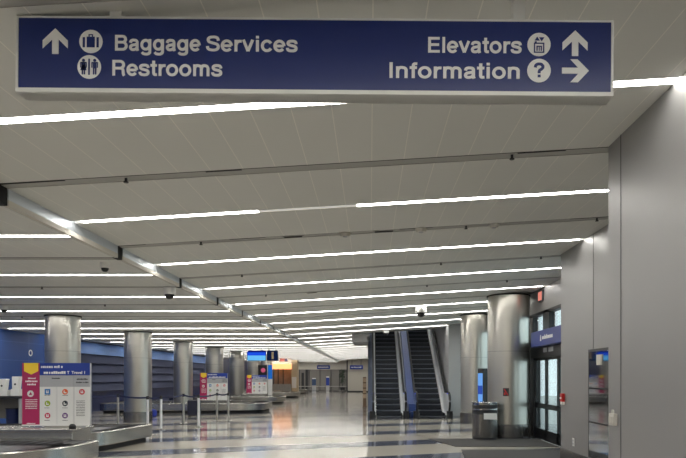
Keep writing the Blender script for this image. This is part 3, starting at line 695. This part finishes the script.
# ================================================================== CEILING DEVICES
def dome(x, d, z, r, label, clear=False):
    t = thing('dome_camera', label, 'security camera', (x, d, z))
    MB().lathe([(r, 0), (r, -r*1.0), (r*.92, -r*1.15)][::-1], 28).build('mount', 'white' if not clear else 'signframe', t)
    MB().lathe([(r*.04, -r*1.95), (r*.4, -r*1.88), (r*.68, -r*1.6), (r*.8, -r*1.1)], 28).build('dome', 'blackframe', t)
x, d, _ = W(105, 262, 8.25); dome(x, d, ZL+.0, .065, 'small dome camera on the left ceiling near the metal channel')
x, d, _ = W(169.5, 290, 10.55); dome(x, d, ZL, .105, 'larger dome camera under the ceiling just left of the metal channel')
x, d, _ = W(421, 312, 17.0); dome(x, d, zr(x)-.002, .16, 'dome camera on the ceiling in front of the escalators', True)
x, d, _ = W(4, 305, 13.2); dome(x, d, ZL, .08, 'dome camera on the left ceiling above the near board')
x, d, _ = W(386, 0, 24.9); dome(x, d, zr(x), .12, 'distant dome camera near the ceiling edge above the escalators')
def smoke(px, d, label, r=.075):
    x = (px-VX)*d/F; t = thing('smoke_detector', label, 'smoke detector', (x, d, zr(x)))
    MB().lathe([(r, 0), (r, -.018), (r*.8, -.03), (r*.75, -.045)][::-1], 24).build('body', 'plastic', t); MB().lathe([(r*.4, -.045), (r*.35, -.052)][::-1], 16).build('sensor', 'postergrey', t)
smoke(345, 7.93, 'round smoke detector on the ceiling track, left one of the pair', .08)
smoke(421, 7.93, 'round smoke detector on the ceiling track, right one of the pair', .08)
smoke(494, 7.93, 'smoke detector on the ceiling track towards the right wall', .07)
def vent(px, d, label, w2=.14):
    x = (px-VX)*d/F; t = thing('ceiling_vent', label, 'vent', (x, d, zr(x)-.002), (0, -.06, 0))
    box(-w2, w2, -.045, .045, -.006, .01).build('frame', 'track', t); box(-w2+.02, w2-.02, -.035, .035, -.008, -.004).build('grille', 'slit', t)
vent(293, 7.93, 'small dark ceiling vent left of the smoke detectors'); vent(384, 7.93, 'small dark ceiling vent between the two smoke detectors')
vent(312, 13.1, 'small dark ceiling vent farther down the hall', .12)
def sprinkler(px, d, side, label):
    x = (px-VX)*d/F; z = zr(x)+.03 if side == 'R' else ZL+.03
    t = thing('sprinkler', label, 'sprinkler', (x, d, z), group='ceiling sprinklers')
    MB().lathe([(.012, -.06), (.012, 0)], 10).build('stem', 'dark', t); MB().lathe([(.022, -.066), (.022, -.058)], 12).build('deflector', 'dark', t)
tk = lambda k: P0+PP*(k+.5)
for px, k, s, lab in ((126, 0, 'R', 'sprinkler on the nearest track, near the metal channel'), (512, 0, 'R', 'sprinkler on the nearest track, near the right wall'),
                    (201, 1, 'R', 'sprinkler on the second track, left of the vents'), (466, 1, 'R', 'sprinkler on the second track, right of the smoke detectors'), (597, 1, 'R', 'sprinkler on the second track, by the metal wall'),
                    (242, 2, 'R', 'sprinkler on the third track, left side'), (441, 2, 'R', 'sprinkler on the third track, right side'), (541, 2, 'R', 'sprinkler on the third track, near the wall corner'),
                    (266, 3, 'R', 'sprinkler on the fourth track, left side'), (427, 3, 'R', 'sprinkler on the fourth track, right side'), (507, 3, 'R', 'sprinkler on the fourth track, above the entrance column'),
                    (42, 2, 'L', 'sprinkler on the left ceiling above the blue wall'), (105, 3, 'L', 'sprinkler on the left ceiling above the second column'), (22, 4, 'L', 'sprinkler on the left ceiling above the first column')):
    sprinkler(px, tk(k), s, lab)

# ================================================================== ESCALATORS
E0 = 23.2; RISE, RUN, NS = .213, .355, 27
FLAT = 2
def line_z(y):                                        # height of the step nosing line at depth y from the comb
    s = y-RUN*FLAT; return 0 if s < 0 else min(s, RUN*NS)*RISE/RUN
def escalator(label, x0, x1, left_clad='escblue'):
    """x0..x1: step width; decks on both sides"""
    c = (x0+x1)/2; hw = (x1-x0)/2
    t = thing('escalator', label, 'escalator', (c, E0, 0), group='escalators')
    MB().box(-hw-.3, hw+.3, -1.1, 0, -.02, .006).build('comb_plate', 'steelpol', t)
    stp = MB().box(-hw+.005, hw-.005, .0, RUN-.006, -.20, -.006); o_steps = None
    g = MB()
    for k in range(24): u = -hw+.02+k*(2*hw-.04)/24; g.box(u, u+(2*hw-.04)/60, -.004, 0, -.19, -.01)
    first = stp.build('step', 'step', t)
    rib = g.build('riser_ribs', 'step', first); ns = MB().box(-hw+.005, hw-.005, -.008, .05, -.022, -.002).build('nosing', 'nosing', first)
    for k in range(0, NS+FLAT+3):
        kk = min(max(k-FLAT+1, 0), NS); y = RUN*k+.01; z = kk*RISE+.012
        if k == 0: s = first
        else:
            s = first.copy(); COL.objects.link(s); s.parent = t
            for q in (rib, ns): q2 = q.copy(); COL.objects.link(q2); q2.parent = s
        s.location = (0, y, z)
    YE = RUN*(NS+FLAT+3); ys = [-.0, RUN*FLAT, RUN*(FLAT+NS), YE]
    def strip(prof_lo, prof_hi, xa, xb, m_, name, y0=0):
        poly = [(y, line_z(y)+prof_lo) for y in [y0]+ys[1:]]+[(y, line_z(y)+prof_hi) for y in ([y0]+ys[1:])[::-1]]
        return MB().prism(poly, xa, xb, 'x').build(name, m_, t)
    for s in (-1, 1):
        def X(a, b): return tuple(sorted((s*(hw+a), s*(hw+b))))
        strip(-.05, .16, *X(.0, .02), 'steelpol', 'skirt_panel', -.25)
        # sloped inner deck
        vs = []; fs = []
        for y in [-.35]+ys[1:]: vs += [(s*(hw+.02), y, line_z(y)+.16), (s*(hw+.11), y, line_z(y)+.23), (s*(hw+.11), y, line_z(y)+.12), (s*(hw+.02), y, line_z(y)+.1)]
        for i in range(3):
            for (a, b) in ((0, 1), (1, 2), (2, 3), (3, 0)): fs.append((i*4+a, i*4+b, i*4+4+b, i*4+4+a))
        fs += [(0, 1, 2, 3), (12, 13, 14, 15)]
        MB().add(vs, fs).build('inner_deck', 'balus', t)
        # glass balustrade with rounded newel end
        R = .34; cz = .93-R
        nose = [(-.35-R*math.sin(a), cz+R*math.cos(a)) for a in [math.pi*i/10 for i in range(0, 8)]]
        top = [(y, line_z(y)+.93) for y in ys[1:]][::-1]
        bot = [(-.35, .15)]+[(y, line_z(y)+.15) for y in ys[1:]]
        MB().prism(top+nose+bot, *X(.12, .13), 'x').build('balustrade_panel', 'balus' if s > 0 else 'tglass', t)
        # handrail
        pts = [(s*(hw+.125), y, line_z(y)+.96) for y in ys[1:]][::-1]
        R2 = .37
        pts += [(s*(hw+.125), -.35-R2*math.sin(a), (.96-R2)+R2*math.cos(a)) for a in [math.pi*i/12 for i in range(0, 11)]]
        MB().tube(pts, .042, 10).build('handrail', 'rubber', t)
        # outer deck and cladding
        w_out = .21 if s < 0 else .155
        strip(.0, .22, *X(.13, .13+w_out-.01), left_clad if s < 0 else 'fascia', 'outer_deck', -.35)
        MB().prism([(-.35, 0), (-.35, .1)]+[(y, line_z(y)+.1) for y in ys[1:]]+[(YE, 0)], *X(.10, .13+w_out-.02), 'x').build('truss_cladding', left_clad if s < 0 else 'greyblue', t)
        MB().prism(rrect(s*(hw+.15)-.11, s*(hw+.15)+.11, -.62, -.30, (.08,)*4, 5), 0, .26, 'z').build('newel_base', 'blackframe', t, bevel=.01)
        MB().box(s*(hw+.125)-.05, s*(hw+.125)+.05, -.42, -.1, .915, .935).build('newel_light', 'bluelight', t)
    return t
escalator('left escalator with dark steps rising beyond the ceiling edge', .25, 1.22, 'greyblue')
re = escalator('right escalator, nearer the steel columns', 1.90, 2.87)
mp = MB(); ys = [RUN*FLAT, RUN*(FLAT+NS), RUN*(NS+FLAT+3)]
mp.prism([(.1, .1)]+[(y, line_z(y)+.1) for y in ys]+[(y, line_z(y)+.50) for y in ys[::-1]]+[(.1, .50)], 1.51-2.385, 1.765-2.385, 'x')
mp.build('divider_panel', 'escblue', re)
struct(MB().box(-.1, 3.2, E0+RUN*(NS+FLAT+3), 41, 5.6, 5.87).build('floor_upper', 'floor'))

# ================================================================== RIGHT SIDE OBJECTS
# recycling bin
t = thing('recycling_bin', 'rounded steel and glass waste bin standing before the entrance column', 'waste bin', (2.86, 14.95, .013))
def oval(a, b, n=40): return [(a*math.copysign(abs(math.cos(2*math.pi*k/n))**.7, math.cos(2*math.pi*k/n)), b*math.copysign(abs(math.sin(2*math.pi*k/n))**.7, math.sin(2*math.pi*k/n))) for k in range(n)]
MB().prism(oval(.30, .28), 0, .06, 'z').build('base', 'dark', t)
MB().prism(oval(.31, .29), .05, .62, 'z').build('lower_body', mat('fluted_steel', (.25, .24, .23, 1), .25, .95), t)
MB().prism(oval(.305, .285), .62, .84, 'z').build('middle_band', 'dark', t)
MB().prism(oval(.315, .295), .84, .92, 'z').build('lid', 'steelpol', t, bevel=.01)
MB().prism(oval(.313, .293), .73, .76, 'z').build('chrome_ring', 'steelpol', t)
MB().box(-.08, .24, -.30, -.28, .50, .65).build('label', 'white', t)
# digital kiosk
t = thing('digital_kiosk', 'slim black kiosk with a glowing blue screen behind the waste bin', 'kiosk', (3.27, 17.5, 0), (0, 0, math.radians(-68)))
MB().box(-.15, .15, -.06, .12, 0, 1.80).build('casing', 'blackframe', t, bevel=.01)
box(-.12, .12, -.066, -.06, .75, 1.66).build('screen', emis('kiosk_screen', srgb(110, 165, 235), 1.0), t)
box(-.12, .12, -.068, -.066, 1.05, 1.3).build('screen_caption', emis('kiosk_caption', srgb(50, 80, 170), 1.0), t)
MB().box(-.2, .2, -.1, .17, 0, .03).build('base', 'dark', t)
# floor mats
tag(MB().prism([(1.9, 13.35), (4.18, 13.3), (4.18, 15.0), (1.45, 15.0)][::1], 0, .012, 'z').build('entrance_mat', 'mat'), 'dark entrance mat in front of the glass doors, farther of two', 'mat')
tag(MB().prism([(1.55, 8.6), (3.25, 8.6), (3.25, 10.5), (4.1, 10.5), (4.1, 12.75), (1.94, 12.75)], 0, .012, 'z').build('entrance_mat', 'mat'), 'dark floor mat nearer the camera, at the foot of the metal wall', 'mat')
# blue blade sign over doors
t = thing('entrance_sign', 'blue sign with white lettering mounted above the glass entrance doors', 'sign', (3.98, 13.6, 2.28))
box(0, .22, -1.15, 1.22, 0, .36).build('casing', mat('violet_blue', (.05, .07, .26, 1), .4), t, bevel=.008)
eL = MB(); rr_ = random.Random(4); yy = .28
while yy > -.5: wq = rr_.uniform(.035, .06); eL.box(-.003, 0, yy-wq, yy, .14, .14+rr_.choice((.07, .07, .10))); yy -= wq+.022
eL.build('lettering', 'letter', t)
MB().prism([(.34, .11), (.44, .11), (.42, .25), (.38, .25)], -.003, 0, 'x').build('arrow', 'letter', t)
# exit sign
t = thing('exit_sign', 'small glowing salmon red sign high above the entrance doors', 'exit sign', (4.2, 14.65, 3.40))
box(-.05, 0, -.17, .17, 0, .25).build('casing', 'dark', t, bevel=.005); box(-.056, -.05, -.15, .15, .02, .23).build('lit_panel', emis('salmon', srgb(225, 135, 120), 1.0), t)
# glass display niche on second metal wall
t = thing('wall_display', 'tall dark glass display panel set in the metal wall', 'display panel', (3.3, 8.5, .35))
MB().box(-.02, 0, -.62, .52, 0, 1.61).build('frame', 'blackframe', t)
box(-.026, -.02, -.58, .47, .04, 1.57).build('glass_front', mat('dark_mirror', (.35, .37, .40, 1), .04, 1.0), t)
for z in (.52, 1.02): box(-.03, -.02, -.6, .5, z, z+.025).build('rail', 'blackframe', t)
MB().box(-.045, -.026, -.03, .13, 1.37, 1.52).build('notice', 'plastic', t)
# small things on the metal walls
t = thing('thermostat', 'cream wall control box with a hooked loop on the near metal wall', 'wall control', (2.12, 5.19, 1.13))
MB().box(-.035, 0, -.055, .055, 0, .105).build('body', 'plastic', t, bevel=.006); MB().box(-.045, -.035, -.035, .035, .02, .08).build('cover', 'plastic', t, bevel=.003)
MB().tube([(-.02, -.02, .10), (-.02, -.015, .135), (-.02, .015, .135), (-.02, .02, .10)], .005, 6).build('loop', 'plastic', t)
t = thing('fire_alarm', 'red and white fire alarm pull station at the metal wall corner', 'fire alarm', (3.3, 10.22, 1.08))
MB().box(-.05, 0, -.06, .06, .05, .19).build('body', 'red', t, bevel=.006); MB().box(-.045, 0, -.055, .055, 0, .05).build('lower_cover', 'white', t, bevel=.004); MB().box(-.06, -.05, -.035, .035, .10, .125).build('handle', 'white', t)
t = thing('wall_outlet', 'white double outlet low on the metal wall', 'outlet', (3.3, 9.72, .43))
MB().box(-.01, 0, -.045, .045, 0, .13).build('plate', 'white', t, bevel=.003)
for z in (.025, .075): MB().box(-.014, -.01, -.018, .018, z, z+.032).build('socket', 'postergrey', t)

# ================================================================== FAR END
def far_sign(px0, px1, py0, py1, D, label):
    x0, _, z1 = W(px0, py0, D); x1, _, z0 = W(px1, py1, D); w2 = (x1-x0)/2
    t = thing('overhead_sign', label, 'sign', ((x0+x1)/2, D, z0)); box(-w2, w2, 0, .12, 0, z1-z0).build('panel', 'posterblue', t)
    m_ = MB(); dashes(m_, -w2*.8, w2*.8, (z1-z0)*.35, (z1-z0)*.3, 0, px0); m_.build('lettering', 'letter', t)
    for s in (-.7, .7): box(s*w2-.02, s*w2+.02, .04, .08, z1-z0, 3.33-z0 if px0 < 340 else zr(-1.3)-z0).build('hanger', 'dark', t)
far_sign(317, 330, 365.2, 369, 62.5, 'small distant blue sign hanging before the pale far wall, left one')
far_sign(350, 363, 365.2, 369.2, 61.5, 'small distant blue sign on the pale partition, right one')
rl = thing('barrier_rail', 'long low grey rail with posts in front of the far wall', 'railing', (-4.8, 59, 0))
MB().box(-2.4, 2.5, -.03, .03, .60, .66).build('top_rail', 'track', rl); MB().box(-2.4, 2.5, -.02, .02, .15, .2).build('lower_rail', 'kick', rl)
for k in range(8): MB().box(-2.4+.69*k, -2.34+.69*k, -.03, .03, 0, .62).build('post', 'kick', rl)
def far_stand(px, D, z1, w2, m_, label):
    t = thing('floor_stand', label, 'stand', (W(px, 0, D)[0], D, 0)); box(-w2, w2, -.08, .08, 0, .7).build('base', 'postergrey', t); box(-w2, w2, -.06, .06, .7, z1).build('panel', m_, t); box(-w2*.9, w2*.9, -.07, .07, z1, z1+.1).build('cap', 'white', t)
far_stand(327.7, 60, 1.5, .16, 'posterblue', 'blue stand with a white top at the far end, right of centre')
far_stand(314, 60.3, 1.35, .20, mat('muted_blue', (.03, .07, .16, 1), .5), 'dull blue stand at the far end, left of the brighter one')
pl = thing('potted_plant', 'dark green potted plant by the far wall corner', 'plant', (W(342.5, 0, 61)[0], 61, 0))
MB().lathe([(.2, 0), (.27, .45), (.28, .5)], 16).build('pot', 'dark', pl); MB().tube([(0, 0, .4), (.03, 0, 1.2), (0, .03, 1.9)], .03, 6).build('stem', 'dark', pl)
lv = MB()
for k in range(260):
    a = random.uniform(0, 6.28); h = random.uniform(.9, 2.3); r = random.uniform(.03, .38)*(1-.3*abs(h-1.6)); c = Vector((r*math.cos(a), r*math.sin(a), h)); u = Vector((random.uniform(-1, 1), random.uniform(-1, 1), random.uniform(-.6, .6))).normalized()*.11; v = u.cross(Vector((random.random(), random.random(), 1))).normalized()*.04
    lv.add([c-u, c+v, c+u, c-v], [(0, 1, 2, 3)])
lv.build('leaves', mat('dark_leaf', (.03, .06, .035, 1), .5), pl)
t = thing('leaflet_rack', 'slim brown leaflet rack standing left of the escalators', 'rack', (W(364.6, 0, 31)[0], 31, 0))
MB().box(-.11, .11, -.12, .12, 0, .05).box(-.09, .09, .06, .09, 0, 1.55).build('frame', mat('brown_rack', (.16, .10, .06, 1), .6), t)
for k in range(4): MB().box(-.09, .09, -.06, .06, .45+.28*k, .66+.28*k).build('leaflet_pocket', mat('leaflets', (.42, .30, .2, 1), .6, noise=.5, nscale=9), t)
